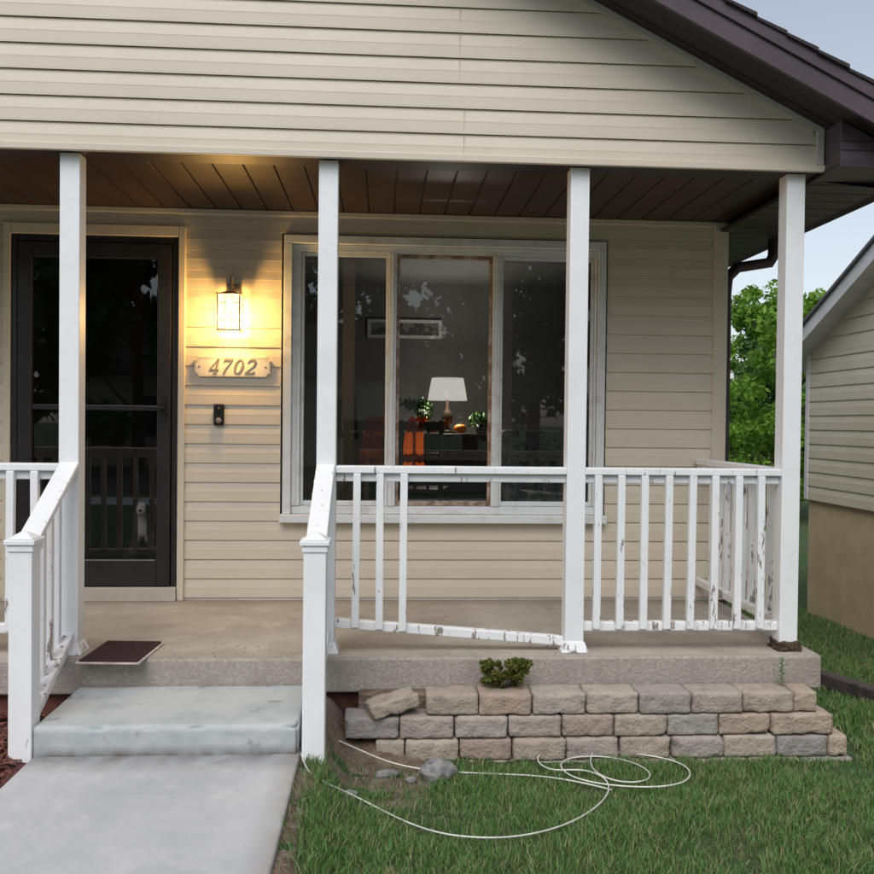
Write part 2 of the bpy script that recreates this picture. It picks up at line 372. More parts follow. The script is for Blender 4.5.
# path & step
p=empty('concrete_path')
MB().box(-1.36,-.318,-2.02,-.575,.12,.275).box(-1.36,-.318,-4.2,-2.032,.12,.272).obj('path_slabs',M['path'],p,.010,seg=3)
MB().box(-1.355,-.34,-4.18,-.6,.10,.255).obj('joint_fill',M['soil'],p)
st=empty('concrete_step')
V=[];F=[]
def rough_box(V,F,x0,x1,y0,y1,z0,z1,nx_,ny_,nz_,fn):
    idx={}
    def vid(i,j,k):
        key=(i,j,k)
        if key in idx: return idx[key]
        x=x0+(x1-x0)*i/nx_; y=y0+(y1-y0)*j/ny_; z=z0+(z1-z0)*k/nz_
        edges=(i in(0,nx_))+(j in(0,ny_))+(k in(0,nz_))
        idx[key]=len(V); V.append(fn(x,y,z,edges)); return idx[key]
    for i in range(nx_):
        for j in range(ny_):
            F.append((vid(i,j,0),vid(i,j+1,0),vid(i+1,j+1,0),vid(i+1,j,0))); F.append((vid(i,j,nz_),vid(i+1,j,nz_),vid(i+1,j+1,nz_),vid(i,j+1,nz_)))
    for i in range(nx_):
        for k in range(nz_):
            F.append((vid(i,0,k),vid(i+1,0,k),vid(i+1,0,k+1),vid(i,0,k+1))); F.append((vid(i,ny_,k),vid(i,ny_,k+1),vid(i+1,ny_,k+1),vid(i+1,ny_,k)))
    for j in range(ny_):
        for k in range(nz_):
            F.append((vid(0,j,k),vid(0,j,k+1),vid(0,j+1,k+1),vid(0,j+1,k))); F.append((vid(nx_,j,k),vid(nx_,j+1,k),vid(nx_,j+1,k+1),vid(nx_,j,k+1)))
cxs,cys,czs=-.855,-.39,.27
def stepfn(x,y,z,e):
    pull=0
    if e>=2: 
        ch=max(0,mnoise.noise((x*11,y*11,z*3))-.12)*.05
        pull=.007+ch
    s=lambda v,c: math.copysign(1,v-c)
    return (x-s(x,cxs)*pull*.6,y-s(y,cys)*pull+.003*mnoise.noise((x*20,z*20,1)),z-s(z,czs)*pull*.7+.003*mnoise.noise((x*5,y*5,2)))
rough_box(V,F,-1.36,-.325,-.66,-.123,.15,.392,110,40,18,stepfn)
np_mesh('step',V,F,M['step'],st)

# ------------------------------------------------------------ porch / house
house=empty('porch_house')
S=.51
MB().box(-5.2,2.10,-.12,1.22,.35,S).obj('porch_slab_edge',M['exposed'],house,.012,seg=3)
MB().box(-5.19,2.09,-.108,1.2,S-.01,S+.003).obj('porch_slab_top',M['concrete'],house)
MB().box(-5.15,2.06,-.07,1.2,-.1,.352).obj('porch_foundation',M['brickdark'],house)
GY=-.075; APX=-1.6; GR=2.065; GB=2.815; RK=3.02; SL=.5
GL=2*APX-GR
def rakez(x): return RK+SL*(GR-x) if x>APX else RK+SL*(x-GL)
PITCH=.1165
def course(mb,axis_,c,z0,z1,segs,zb,d=.0115,sgn=-1):
    for (a0,a1,t0,t1) in segs:
        zs=[z0]+[q for q in (zb+PITCH*.10,zb+PITCH*.45,zb+PITCH*.5) if z0<q<z1]+[z1]
        def offp(z):
            t=(z-zb)/PITCH
            if t<.12: return d
            if t<.47: return d*.95-.001
            return d*.95-(t-.47)/.53*(d*.8)
        pts=[]
        for z in zs:
            k=(z-z0)/(z1-z0) if z1>z0 else 0
            pts.append((a0+(t0-a0)*k,a1+(t1-a1)*k,z,offp(z)))
        for q,r in zip(pts[:-1],pts[1:]):
            if axis_=='y':
                mb.quad((q[0],c+sgn*q[3],q[2]),(q[1],c+sgn*q[3],q[2]),(r[1],c+sgn*r[3],r[2]),(r[0],c+sgn*r[3],r[2]))
            else:
                mb.quad((c+sgn*q[3],q[0],q[2]),(c+sgn*q[3],q[1],q[2]),(c+sgn*r[3],r[1],r[2]),(c+sgn*r[3],r[0],r[2]))
        if abs(z0-zb)<1e-6:
            o1=d
            if axis_=='y': mb.quad((a0,c+sgn*o1,z0),(a1,c+sgn*o1,z0),(a1,c-sgn*.001,z0+.003),(a0,c-sgn*.001,z0+.003))
            else: mb.quad((c+sgn*o1,a0,z0),(c+sgn*o1,a1,z0),(c-sgn*.001,a1,z0+.003),(c-sgn*.001,a0,z0+.003))
def lap_wall(name,axis_,c,a0,a1,z0,z1,openings,sgn,mat,parent,ext=None):
    mb=MB(); z=z0
    while z<z1-1e-6:
        zt=min(z+PITCH,z1)
        cuts=sorted({z,zt,*[q for o in openings for q in (o[2],o[3]) if z<q<zt]})
        for c0,c1 in zip(cuts[:-1],cuts[1:]):
            mid=(c0+c1)/2
            if ext: L0,R0=ext(c0); L1,R1=ext(c1)
            else: L0,R0=L1,R1=a0,a1
            if R0-L0<.02 : continue
            segs=[(L0,R0,L1,R1)]
            for o in openings:
                if o[2]<mid<o[3]:
                    ns=[]
                    for s_ in segs:
                        if o[1]<=s_[0] or o[0]>=s_[1]: ns.append(s_); continue
                        if o[0]>s_[0]: ns.append((s_[0],o[0],s_[2],o[0]))
                        if o[1]<s_[1]: ns.append((o[1],s_[1],o[1],s_[3]))
                    segs=ns
            course(mb,axis_,c,c0,c1,segs,z,sgn=sgn)
        z=zt
    return mb.obj(name,mat,parent)
lap_wall('gable_siding','y',GY,0,0,GB+.012,4.85,[],-1,M['siding'],house,
   ext=lambda z:((GL+.01,GR-.01) if z<RK-.02 else (GL+(z-RK)/SL-.02,GR-(z-RK)/SL+.02)))
mb=MB(); mb.box(GL-.02,GR+.02,GY-.024,GY+.0,GB-.002,GB+.030).obj('gable_starter_trim',M['siding'],house,.003)
mb=MB(); mb.box(GR-.022,GR+.012,GY-.026,GY+.02,GB+.031,RK+.01).obj('gable_corner_trim',M['trim'],house,.003)
mb=MB()
for (xa,xb) in ((GR+.012,APX),(GL-.012,APX)):
    za=RK; zb=rakez(APX)
    mb.hexa([(xa,GY-.028,za-.034),(xb,GY-.028,zb-.034),(xb,GY+.0,zb-.034),(xa,GY,za-.034),(xa,GY-.028,za+.012),(xb,GY-.028,zb+.012),(xb,GY,zb+.012),(xa,GY,za+.012)])
mb.obj('rake_trim',M['trim'],house,.002)
mb=MB()
for (x,zb,nn) in ((.335,GB+.012+PITCH*3,3),(-1.86,GB+.012+PITCH*3,1),(-.6,GB+.012+PITCH*7,2),(.36,GB+.012,2)):
    for q in range(nn):
        mb.box(x,x+.0018,GY-.0128,GY-.004,zb+q*PITCH+.004,zb+(q+1)*PITCH-.004)
mb.obj('siding_laps',M['trim'],house)
MB().box(GL-.02,GR+.01,-.06,.075,GB+.003,2.95).obj('porch_beam',M['brown'],house,.003)
mb=MB(); x=GL
while x<2.55:
    mb.box(x+.004,x+.148,.076,1.24,2.868,2.885); mb.box(x-.01,x+.01,.076,1.24,2.878,2.89); x+=.152
mb.obj('porch_ceiling',M['ceil'],house,.003)
MB().box(GL,2.5,.08,1.24,2.892,2.90).obj('ceiling_backer',M['ceil'],house)
RO=.30; YF=GY-RO; YB=9.3; EX=2.56; TH=.14
def rz(x): return RK+SL*(GR-x) if x>APX else RK+SL*(x-GL)
def roofslab(mb,x0,x1,yo0,yo1,lo,hi):
    mb.hexa([(x0,yo0,rz(x0)+lo),(x1,yo0,rz(x1)+lo),(x1,yo1,rz(x1)+lo),(x0,yo1,rz(x0)+lo),
             (x0,yo0,rz(x0)+hi),(x1,yo0,rz(x1)+hi),(x1,yo1,rz(x1)+hi),(x0,yo1,rz(x0)+hi)])
EXL=2*APX-EX
mb=MB()
for a,b in ((APX,EX),(EXL,APX)): roofslab(mb,a,b,YF+.02,YB,.012,TH-.01)
mb.obj('roof_deck',M['brown'],house)
mb=MB()
for a,b in ((APX,EX),(EXL,APX)):
    roofslab(mb,a,b,YF+.03,YF+.12,.0,.012); roofslab(mb,a,b,YF+.126,YF+.21,.002,.012); roofslab(mb,a,b,YF+.216,GY-.0,.0,.012)
mb.obj('rake_soffit',M['brown'],house,.002)
mb=MB()
for a,b in ((APX,EX+.0),(EXL,APX)):
    roofslab(mb,a,b,YF,YF+.02,-.02,TH-.012); roofslab(mb,a,b,YF-.012,YF+.0,TH*.55,TH)
mb.obj('rake_fascia',M['fascia'],house,.003)
mb=MB()
for side in (0,1):
    x=EX+.03
    while x>APX:
        u0=max(x-.14,APX); u1=x; y0=YF-.02-random.uniform(0,.018)
        A,B=(u0,u1) if side==0 else (2*APX-u1,2*APX-u0)
        za=rz(u0)+TH+.006; zb=rz(u1)+TH+.014
        if side==0: P=[(A,y0,za-.012),(B,y0,zb-.014),(B,YB,zb-.014),(A,YB,za-.012),(A,y0,za),(B,y0,zb+.004),(B,YB,zb+.004),(A,YB,za)]
        else: P=[(A,y0,zb-.014),(B,y0,za-.012),(B,YB,za-.012),(A,YB,zb-.014),(A,y0,zb+.004),(B,y0,za),(B,YB,za),(A,YB,zb+.004)]
        mb.hexa(P)
        x-=.14
mb.obj('roof_shingles',M['shingle'],house)
MB().box(GR+.013,EX,YF+.14,YB,GB-.004,GB+.006).obj('eave_soffit_base',M['brown'],house)
mb=MB(); y=YF+.15
while y<YB-.2:
    mb.box(GR+.02,EX-.004,y+.004,y+.15,GB-.012,GB-.0045); y+=.156
mb.obj('eave_soffit_panels',M['brown'],house,.002)
zt=rz(EX)+TH-.01
MB().box(EX,EX+.02,YF,YB,GB-.02,zt).box(2*APX-EX-.02,2*APX-EX,YF,YB,GB-.02,zt).obj('eave_fascia',M['fascia'],house,.003)
BY=YF+.13
MB().prism([(GR+.016,GB-.014),(EX-.002,GB-.014),(EX-.002,rz(EX)-.002),(GR+.016,rz(GR+.016)-.002)],BY,GY+.1).obj('eave_return_box',M['fascia'],house,.003)
mb=MB(); mb.box(GR+.006,EX+.002,BY-.012,BY-.001,GB-.024,GB+.012)
for q in (.055,.095): mb.box(GR+.017,EX-.003,BY-.004,BY-.0005,GB+q,GB+q+.005)
mb.obj('return_trim',M['brown'],house,.002)
WY=1.2; RX=2.12
door=(-2.245,-1.195,S+.003,2.75); win=(-.62,1.375,.985,2.735)
lap_wall('front_wall_siding','y',WY,-5.2,RX-.07,S+.02,2.87,[door,win],-1,M['siding'],house)
lap_wall('side_wall_siding','x',RX,WY+.06,9.2,.36,2.86,[],1,M['siding'],house)
MB().box(-5.2,RX-.02,WY-.006,WY+.0,S+.003,S+.022).obj('wall_starter',M['trim'],house)
MB().box(RX-.075,RX+.012,WY-.022,WY+.07,S+.003,2.865).obj('wall_corner_post',M['siding'],house,.004)
MB().box(-5.2,RX-.076,WY-.022,WY-.0,2.835,2.866).obj('frieze_trim',M['siding'],house,.003)
MB().box(-5.2,RX+.0,WY+.03,9.2,-.4,.36).obj('house_foundation',M['exposed'],house)
MB().box(-5.22,-5.2,-.0,9.2,-.3,2.87).box(-5.2,RX,9.2,9.22,-.3,3.0).obj('outer_walls',M['siding'],house)
MB().quad((-1.0,1.36,.62),(2.08,1.36,.62),(2.08,4.4,.62),(-1.0,4.4,.62)).obj('room_floor',M['floorin'],house)
mb=MB(); mb.quad((-1.0,4.4,.62),(2.08,4.4,.62),(2.08,4.4,3.0),(-1.0,4.4,3.0))
mb.quad((-1.0,1.3,.62),(-1.0,4.4,.62),(-1.0,4.4,3.0),(-1.0,1.3,3.0)).quad((2.08,1.3,.62),(2.08,4.4,.62),(2.08,4.4,3.0),(2.08,1.3,3.0))
mb.quad((-1,1.3,2.95),(2.08,1.3,2.95),(2.08,4.4,2.95),(-1,4.4,2.95))
for a in ((-1,-.62,.62,2.95),(1.375,2.08,.62,2.95),(-.62,1.375,.62,.985),(-.62,1.375,2.735,2.95)):
    mb.quad((a[0],1.33,a[2]),(a[1],1.33,a[2]),(a[1],1.33,a[3]),(a[0],1.33,a[3]))
mb.obj('room_walls',M['wallin'],house)
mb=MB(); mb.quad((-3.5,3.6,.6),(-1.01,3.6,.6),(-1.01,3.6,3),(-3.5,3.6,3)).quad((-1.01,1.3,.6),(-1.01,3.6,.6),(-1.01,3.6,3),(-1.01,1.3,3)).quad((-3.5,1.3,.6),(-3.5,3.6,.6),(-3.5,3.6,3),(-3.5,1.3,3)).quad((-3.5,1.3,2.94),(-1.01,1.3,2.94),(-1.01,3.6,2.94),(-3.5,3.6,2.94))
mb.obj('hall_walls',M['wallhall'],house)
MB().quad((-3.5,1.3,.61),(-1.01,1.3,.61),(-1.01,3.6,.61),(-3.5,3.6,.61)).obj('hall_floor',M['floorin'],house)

# window
X0,X1,Z0,Z1=-.605,1.362,1.003,2.724
fy=WY-.035
mb=MB(); t=.05
mb.box(X0,X1,fy,WY+.02,Z1-t,Z1).box(X0-.015,X1+.015,fy-.035,WY+.02,Z0-.012,Z0+.035).box(X0,X0+t,fy,WY+.02,Z0+.036,Z1-t-.001).box(X1-t,X1,fy,WY+.02,Z0+.036,Z1-t-.001)
mb.obj('window_casing',M['winwhite'],house,.004)
panes=[(-.505,.03),(.075,.665),(.71,1.30)]
iy=WY-.005
mb=MB()
mb.box(X0+t+.001,X1-t-.001,iy,WY+.10,Z1-t-.045,Z1-t-.002).box(X0+t+.001,X1-t-.001,iy,WY+.10,Z0+.037,Z0+.085)
for a,b in ((X0+t+.001,panes[0][0]),(panes[0][1],panes[1][0]),(panes[1][1],panes[2][0]),(panes[2][1],X1-t-.001)):
    mb.box(a,b,iy-.008,WY+.10,Z0+.086,Z1-t-.046)
    mb.box((a+b)/2-.004,(a+b)/2+.004,iy-.014,iy-.0085,Z0+.09,Z1-t-.05)
mb.obj('window_jambs',M['winwhite'],house,.004)
zz0,zz1=Z0+.087,Z1-t-.047
for i,(a,b) in enumerate(panes):
    f=.020
    mm=M['winwood'] if i==1 else M['winwhite']
    mb=MB(); y0,y1=WY+.012,WY+.05
    mb.box(a+.001,a+f,y0,y1,zz0,zz1).box(b-f,b-.001,y0,y1,zz0,zz1).box(a+f+.001,b-f-.001,y0,y1,zz0,zz0+f+.008).box(a+f+.001,b-f-.001,y0,y1,zz1-f,zz1)
    mb.obj('sash_%d'%i,mm,house,.003)
    yy=WY+.03
    MB().quad((a+f,yy,zz0+f),(b-f,yy,zz0+f),(b-f,yy,zz1-f),(a+f,yy,zz1-f)).obj('pane_%d'%i,M['glass'] if i==1 else M['screen'],house)

# door
dx0,dx1,dz0,dz1=-2.205,-1.232,.60,2.69
mb=MB(); mb.box(-2.25,dx0-.002,WY-.03,WY+.06,S+.004,2.76).box(dx1+.002,-1.19,WY-.03,WY+.06,S+.004,2.76).box(dx0-.001,dx1+.001,WY-.03,WY+.06,dz1+.004,2.759)
mb.obj('door_casing',M['siding'],house,.004)
MB().box(dx0,dx1,WY-.05,WY+.2,S+.004,dz0-.004).obj('door_threshold',M['trim'],house,.004)
sy0,sy1=WY-.02,WY+.015
mb=MB(); mb.box(dx0,dx0+.035,sy0,sy1,dz0,dz1).box(dx1-.035,dx1,sy0,sy1,dz0,dz1).box(dx0+.036,dx1-.036,sy0,sy1,dz1-.035,dz1)
mb.box(dx0+.04,dx0+.12,sy0-.008,sy1-.005,dz0+.004,dz1-.04).box(dx1-.12,dx1-.04,sy0-.008,sy1-.005,dz0+.004,dz1-.04)
mb.box(dx0+.121,dx1-.121,sy0-.008,sy1-.005,dz1-.13,dz1-.04).box(dx0+.121,dx1-.121,sy0-.008,sy1-.005,dz0+.004,dz0+.16).box(dx0+.121,dx1-.121,sy0-.002,sy1-.012,1.655,1.685)
mb.obj('storm_door_frame',M['doorframe'],house,.004)
MB().quad((dx0+.12,WY-.005,dz0+.15),(dx1-.12,WY-.005,dz0+.15),(dx1-.12,WY-.005,dz1-.12),(dx0+.12,WY-.005,dz1-.12)).obj('storm_door_glass',M['doorglass'],house)
mb=MB(); mb.box(dx1-.095,dx1-.065,sy0-.02,sy0-.009,1.60,1.74).box(dx1-.09,dx1-.07,sy0-.05,sy0-.02,1.66,1.68).box(dx1-.17,dx1-.07,sy0-.06,sy0-.05,1.66,1.68)
mb.obj('door_handle',M['black'],house,.003)
MB().box(-2.19,-2.15,WY+.17,WY+1.05,.62,2.66).obj('inner_door',M['wood'],house,.004)
tube('downspout',[(2.50,1.36,2.83),(2.50,1.36,2.70),(2.47,1.35,2.655),(2.25,1.33,2.615),(2.185,1.32,2.55),(2.175,1.32,2.45),(2.175,1.32,.35),(2.22,1.25,.22)],.036,M['brown'],house)
# ------------------------------------------------------------ posts and rails
cols=[-1.44,-.265,.92,1.97,-2.62,-3.8,-5.0]
h=.045
for i,x in enumerate(cols):
    e=empty('porch_post')
    mb=MB(); mb.box(x-h,x+h,-h,h,S+.02,GB+.001)
    mb.obj('shaft',M['post'],e,.004)
    mb=MB(); b=h+.022
    mb.hexa([(x-b,-b,S+.004),(x+b,-b,S+.004),(x+b,b,S+.004),(x-b,b,S+.004),(x-h-.004,-h-.004,S+.055),(x+h+.004,-h-.004,S+.055),(x+h+.004,h+.004,S+.055),(x-h-.004,h+.004,S+.055)])
    if i!=3: mb.obj('base_trim',M['rail'],e,.004)
    else:
        V=[];F=[]
        rough_box(V,F,x-.055,x+.058,-.06,.05,S+.003,S+.05,14,10,8,lambda a,b_,c_,e_:tuple(Vector((a,b_,c_))+mnoise.noise_vector((a*40,b_*40,c_*40))*.014))
        np_mesh('rotten_base',V,F,M['bark'],e)
RT=1.395
def railing(name,a,b,zt0,zt1,zb0,zb1,bal,w=.035,zb_bal=None):
    e=empty(name)
    mb=MB()
    A=Vector((a[0],a[1],0)); B=Vector((b[0],b[1],0))
    mb.beam((a[0],a[1],zt0-.018),(b[0],b[1],zt1-.018),.085,.034)
    mb.beam((a[0],a[1],zt0-.056),(b[0],b[1],zt1-.056),.036,.038)
    mb.obj('top_rail',M['rail'],e,.005)
    mb=MB(); mb.beam((a[0],a[1],zb0-.022),(b[0],b[1],zb1-.022),.045,.044); mb.obj('bottom_rail',M['rail'],e,.005)
    mb=MB()
    for t in bal:
        p=A+(B-A)*t; zt=zt0+(zt1-zt0)*t-.036; zb=zb0+(zb1-zb0)*t-.03
        j=random.uniform(-.005,.005)
        d=(B-A).normalized()*w/2; n=Vector((-d.y,d.x,0))
        o=n.normalized()*-.032
        c0=p+o; c1=p+o+(B-A).normalized()*j
        P=[c0-d-n*.9,c0+d-n*.9,c0+d+n*.9,c0-d+n*.9]
        Q=[c1-d-n*.9,c1+d-n*.9,c1+d+n*.9,c1-d+n*.9]
        mb.hexa([(q.x,q.y,zb) for q in P]+[(q.x,q.y,zt) for q in Q])
    mb.obj('balusters',M['rail'],e,.003)
    return e
L=lambda x,a,b:(x-a)/(b-a)
a,b=-.22,.875
railing('porch_railing',(a,0),(b,0),RT,RT,.672,.582,[L(x,a,b) for x in (-.123,-.01,.099)])
a,b=.965,1.925
railing('porch_railing',(a,0),(b,0),RT,RT,.652,.652,[L(x,a,b) for x in (1.027,1.14,1.255,1.37,1.485,1.6,1.715,1.83)])
railing('porch_railing',(1.975,.05),(1.975,1.19),RT,RT,.652,.652,[L(x,.05,1.19) for x in np.arange(.14,1.16,.115)])
a,b=-2.575,-1.485
railing('porch_railing',(a,0),(b,0),RT,RT,.652,.652,[L(x,a,b) for x in np.arange(-2.51,-1.5,.115)])
a,b=-3.755,-2.665
railing('porch_railing',(a,0),(b,0),RT,RT,.652,.652,[L(x,a,b) for x in np.arange(-3.7,-2.7,.115)])
NY=-.62
for xt,x in ((-.266,-.266),(-1.435,-1.405)):
    railing('stair_railing',(xt,-.046),(x,NY+.046),RT+.01,1.135,.62,.40,[.13,.33,.53,.73,.92])
    e=empty('newel_post')
    z0=.12 if x>-1 else .2
    mb=MB(); mb.box(x-h,x+h,NY-h,NY+h,z0,1.105); mb.obj('shaft',M['post'],e,.004)
    mb=MB(); c=h+.014
    mb.box(x-h-.006,x+h+.006,NY-h-.006,NY+h+.006,1.08,1.106).box(x-c,x+c,NY-c,NY+c,1.107,1.128)
    c2=h+.006
    mb.hexa([(x-c2,NY-c2,1.129),(x+c2,NY-c2,1.129),(x+c2,NY+c2,1.129),(x-c2,NY+c2,1.129),(x-.012,NY-.012,1.155),(x+.012,NY-.012,1.155),(x+.012,NY+.012,1.155),(x-.012,NY+.012,1.155)])
    mb.obj('cap',M['post'],e,.004)

# ------------------------------------------------------------ block wall
rw=empty('retaining_wall')
def rough_block(V,F,x0,x1,y0,y1,z0,z1,amp=.0028,rot=0,tilt=0):
    cx,cy,cz=(x0+x1)/2,(y0+y1)/2,(z0+z1)/2; base=len(V)
    R=Matrix.Rotation(rot,3,'Z')@Matrix.Rotation(tilt,3,'Y')
    def fn(x,y,z,e):
        pull=0
        if e>=2: pull=.0022+max(0,mnoise.noise((x*17+base,y*17,z*17))-.1)*.012
        p=Vector((x,y,z)); s=Vector((math.copysign(1,x-cx),math.copysign(1,y-cy),math.copysign(1,z-cz)))
        p=p-s*pull+mnoise.noise_vector((x*18+base,y*18,z*18))*amp+mnoise.noise_vector((x*60+base,y*60,z*60))*amp*.6
        if y<=y0+1e-5: p.y+=mnoise.noise((x*26+base,z*26,3))*amp*2.2
        q=R@(p-Vector((cx,cy,cz)))
        return (q.x+cx,q.y+cy,q.z+cz)
    rough_box(V,F,x0,x1,y0,y1,z0,z1,16,6,8,fn)
V=[];F=[]
H=.096
rows=[(-.02,2.135,.013,-.345),(-.02,2.115,.110,-.335),(-.16,2.05,.207,-.325),(.20,1.985,.304,-.315)]
for r,(xa,xb,z,yf) in enumerate(rows):
    x=xa; first=True
    while x<xb-.06:
        Lb=.240+random.uniform(-.004,.004)
        if first and r in(1,): Lb=.13
        x2=min(x+Lb,xb)
        if xb-x2<.06: x2=xb
        rough_block(V,F,x+.0025,x2-.0025,yf+random.uniform(-.009,.009),yf+.16,z+random.uniform(0,.0015),z+H-.002,rot=random.uniform(-.02,.02))
        x=x2; first=False
rough_block(V,F,-.06,.16,-.33,-.2,.315,.38,.006,.3,-.20)
np_mesh('blocks',V,F,M['block'],rw,smooth=False)
MB().box(-.1,2.0,-.20,-.125,.1,.372).obj('backfill',M['soil'],rw,.01)

def rock(name,x,y,r,sc=(1,1,.6),zoff=0):
    import bmesh
    me=bpy.data.meshes.new(name); bm=bmesh.new(); bmesh.ops.create_icosphere(bm,subdivisions=4,radius=1)
    for v in bm.verts:
        n=mnoise.noise(v.co*1.3+Vector((x*7,y*5,0)))*.3+mnoise.noise(v.co*4+Vector((x*7,y*5,0)))*.08
        v.co=v.co*(1+n); v.co=Vector((v.co.x*sc[0]*r,v.co.y*sc[1]*r,v.co.z*sc[2]*r))
    for f in bm.faces: f.smooth=True
    bm.to_mesh(me); bm.free(); me.materials.append(M['rock'])
    o=link(bpy.data.objects.new(name,me)); o.location=(x,y,max(soilz(x,y) if x<.3 else 0,g(x,y))+r*sc[2]*.45+zoff); return o
rock('rock',.25,-.50,.07,(1.15,.8,.72)); rock('rock',-.12,-.74,.035); rock('rock',.03,-.48,.038,(1.3,.8,.5)); rock('rock',.13,-.57,.022)
V=[];F=[]
for i in range(600):
    if i<450:
        x=random.uniform(-.31,.3); y=random.uniform(-1.9,-.36)
        if x>-.24 and y<-.7: continue
        z=max(g(x,y),soilz(x,y)); s=random.uniform(.002,.007)
    else:
        x=random.choice((random.uniform(.2,.95),random.gauss(.9,.06),random.gauss(1.95,.06),random.uniform(-1.0,-.3))); y=random.uniform(-.10,.15); z=S+.004; s=random.uniform(.0015,.005)
    b=len(V)
    o=[(s,0,0),(-s,0,0),(0,s,0),(0,-s,0),(0,0,s),(0,0,-s)]
    V+=[(x+q[0]*random.uniform(.6,1.3),y+q[1]*random.uniform(.6,1.3),z+q[2]*.8) for q in o]
    F+=[(b+p,b+q,b+r_) for p,q,r_ in ((0,2,4),(2,1,4),(1,3,4),(3,0,4),(2,0,5),(1,2,5),(3,1,5),(0,3,5))]
np_mesh('gravel',V,F,M['rock'])

# ------------------------------------------------------------ cable
def ray(px,py,z):
    cx=(px-437)/874; cy=(437-py)/874
    d=co.matrix_world.to_3x3()@Vector((cx,cy,-1)); o=co.matrix_world.translation
    t=(z-o.z)/d.z; return o+d*t
pts=[(296,732),(300,752),(306,772),(322,782),(352,794),(392,816),(430,832),(470,838),(515,838),(560,828),(592,812),(612,792),(606,776),(580,768),(552,772),(535,762),(540,750),(575,750),(625,752),(668,758),(692,768),(690,782),(660,788),(610,786),(570,778),(556,764),(572,756),(610,756),(640,764),(655,776),(640,784),(600,780),(585,762),(596,748)]
def topts(pts,h):
    P=[]
    for (px,py) in pts:
        q=ray(px,py,.20)
        for _ in range(6):
            zz=g(q.x,q.y)+h
            if q.x<.1: zz=max(zz-.012,soilz(q.x,q.y)+.006)
            q=ray(px,py,zz)
        P.append((q.x,q.y,q.z))
    return P
cb=empty('coiled_cable')
tube('strand_1',topts(pts,.032),.0032,M['cable'],cb,kind='NURBS')
tube('strand_2',topts([(332,738),(352,746),(380,760),(412,768),(445,772),(500,774),(550,776),(590,784),(612,790)],.024),.0032,M['cable'],cb,kind='NURBS')

# ------------------------------------------------------------ foliage
def leaf_cloud(centers,radii,n_per,size,flat=.8):
    Vs=[]
    for c,r in zip(centers,radii):
        n=n_per
        d=rng.normal(size=(n,3)); d/=np.linalg.norm(d,axis=1)[:,None]
        rad=r*(rng.random(n)**.45)[:,None]
        P=np.array(c)+d*rad*np.array([1,1,flat])
        u=rng.normal(size=(n,3)); u/=np.linalg.norm(u,axis=1)[:,None]
        v=np.cross(u,rng.normal(size=(n,3))); v/=np.linalg.norm(v,axis=1)[:,None]
        s=size*(.6+.8*rng.random(n))[:,None]
        Q=np.stack([P-u*s,P-v*s*.5+u*s*.1,P+u*s,P+v*s*.5+u*s*.1],1)
        Vs.append(Q.reshape(-1,3))
    V=np.concatenate(Vs); return V,np.arange(len(V)).reshape(-1,4)
def tree(name,x,y,zb,h,rx,mat,n=90,leaf=.07,per=220,base=.25,rr_=(.14,.27)):
    e=empty(name)
    V=[];F=[]
    def limb(p0,p1,r0,r1,seg=8):
        p0=Vector(p0);p1=Vector(p1); d=(p1-p0).normalized(); a=d.orthogonal().normalized(); b=d.cross(a); s=len(V)
        for p,r in ((p0,r0),((p0+p1)/2+Vector((random.uniform(-.05,.05)*h*.3,random.uniform(-.05,.05)*h*.3,0)),(r0+r1)/2),(p1,r1)):
            for i in range(seg):
                t=2*math.pi*i/seg; q=p+a*math.cos(t)*r+b*math.sin(t)*r; V.append(tuple(q))
        for j in range(2):
            for i in range(seg): F.append((s+j*seg+i,s+j*seg+(i+1)%seg,s+(j+1)*seg+(i+1)%seg,s+(j+1)*seg+i))
    limb((x,y,zb-.1),(x,y,zb+h*.75),h*.03,h*.01)
    C=[];R=[]
    for i in range(n):
        th=random.uniform(0,2*math.pi); t=random.random()**.8; zz=base+(1-base)*t*.95
        prof=math.sin(math.pi*min(1,max(0,(zz-base)/(1-base))*.82+.16))**.7
        rr=rx*prof*random.uniform(.35,1.08)
        c=(x+math.cos(th)*rr,y+math.sin(th)*rr,zb+h*zz*random.uniform(.95,1.02)); C.append(c); R.append(rx*random.uniform(*rr_))
        if i%6==0: limb((x,y,zb+h*max(.2,zz-.22)),c,h*.010,h*.002,5)
    np_mesh('trunk',V,F,M['bark'],e,smooth=True)
    v,f=leaf_cloud(C,R,per,leaf); np_mesh('crown',v,f,mat,e)
    return e
tree('maple_tree',8.35,13.3,-.3,4.9,2.05,M['leaf1'],130,.06,170,.06,(.10,.2))
tree('shade_tree',6.3,17,-.3,4.2,2.2,M['leaf2'],80,.09,160,.08)
tree('shade_tree',11.6,20,-.3,5.4,3.0,M['leaf2'],70,.11,160,.1)
C=[];R=[]
for i in range(90):
    C.append((random.uniform(2,30),random.uniform(26,32),random.uniform(-.2,3.0))); R.append(random.uniform(.9,1.5))
v,f=leaf_cloud(C,R,150,.18); np_mesh('distant_tree_row',v,f,M['leaf2'])
for (x,y,h_,r) in ((-11,-26,9.5,4.3),(-4,-30,11.5,5),(3.2,-25,10.5,4.6),(10,-29,11.5,5),(17,-25,9,4.4),(-18,-28,10,5),(-7,-19,7.5,3),(0,-34,12,5),(7,-34,12,5)):
    tree('street_tree',x,y,.1,h_,r,M['leaf2'],50,.26,100,.14)
MB().box(-60,60,-17.5,-10.5,.10,.215).obj('road',M['asphalt'])
MB().box(-60,60,-9.2,-7.9,.12,.225).obj('sidewalk',M['path'],None,.01)
oh=empty('house_across_street')
MB().box(-9,1,-27,-20.5,.1,2.9).obj('walls',M['nsiding'],oh)
MB().prismx([(-27.4,2.9),(-20.1,2.9),(-23.75,5.0)],-9.4,1.4).obj('roof',M['shingle'],oh)
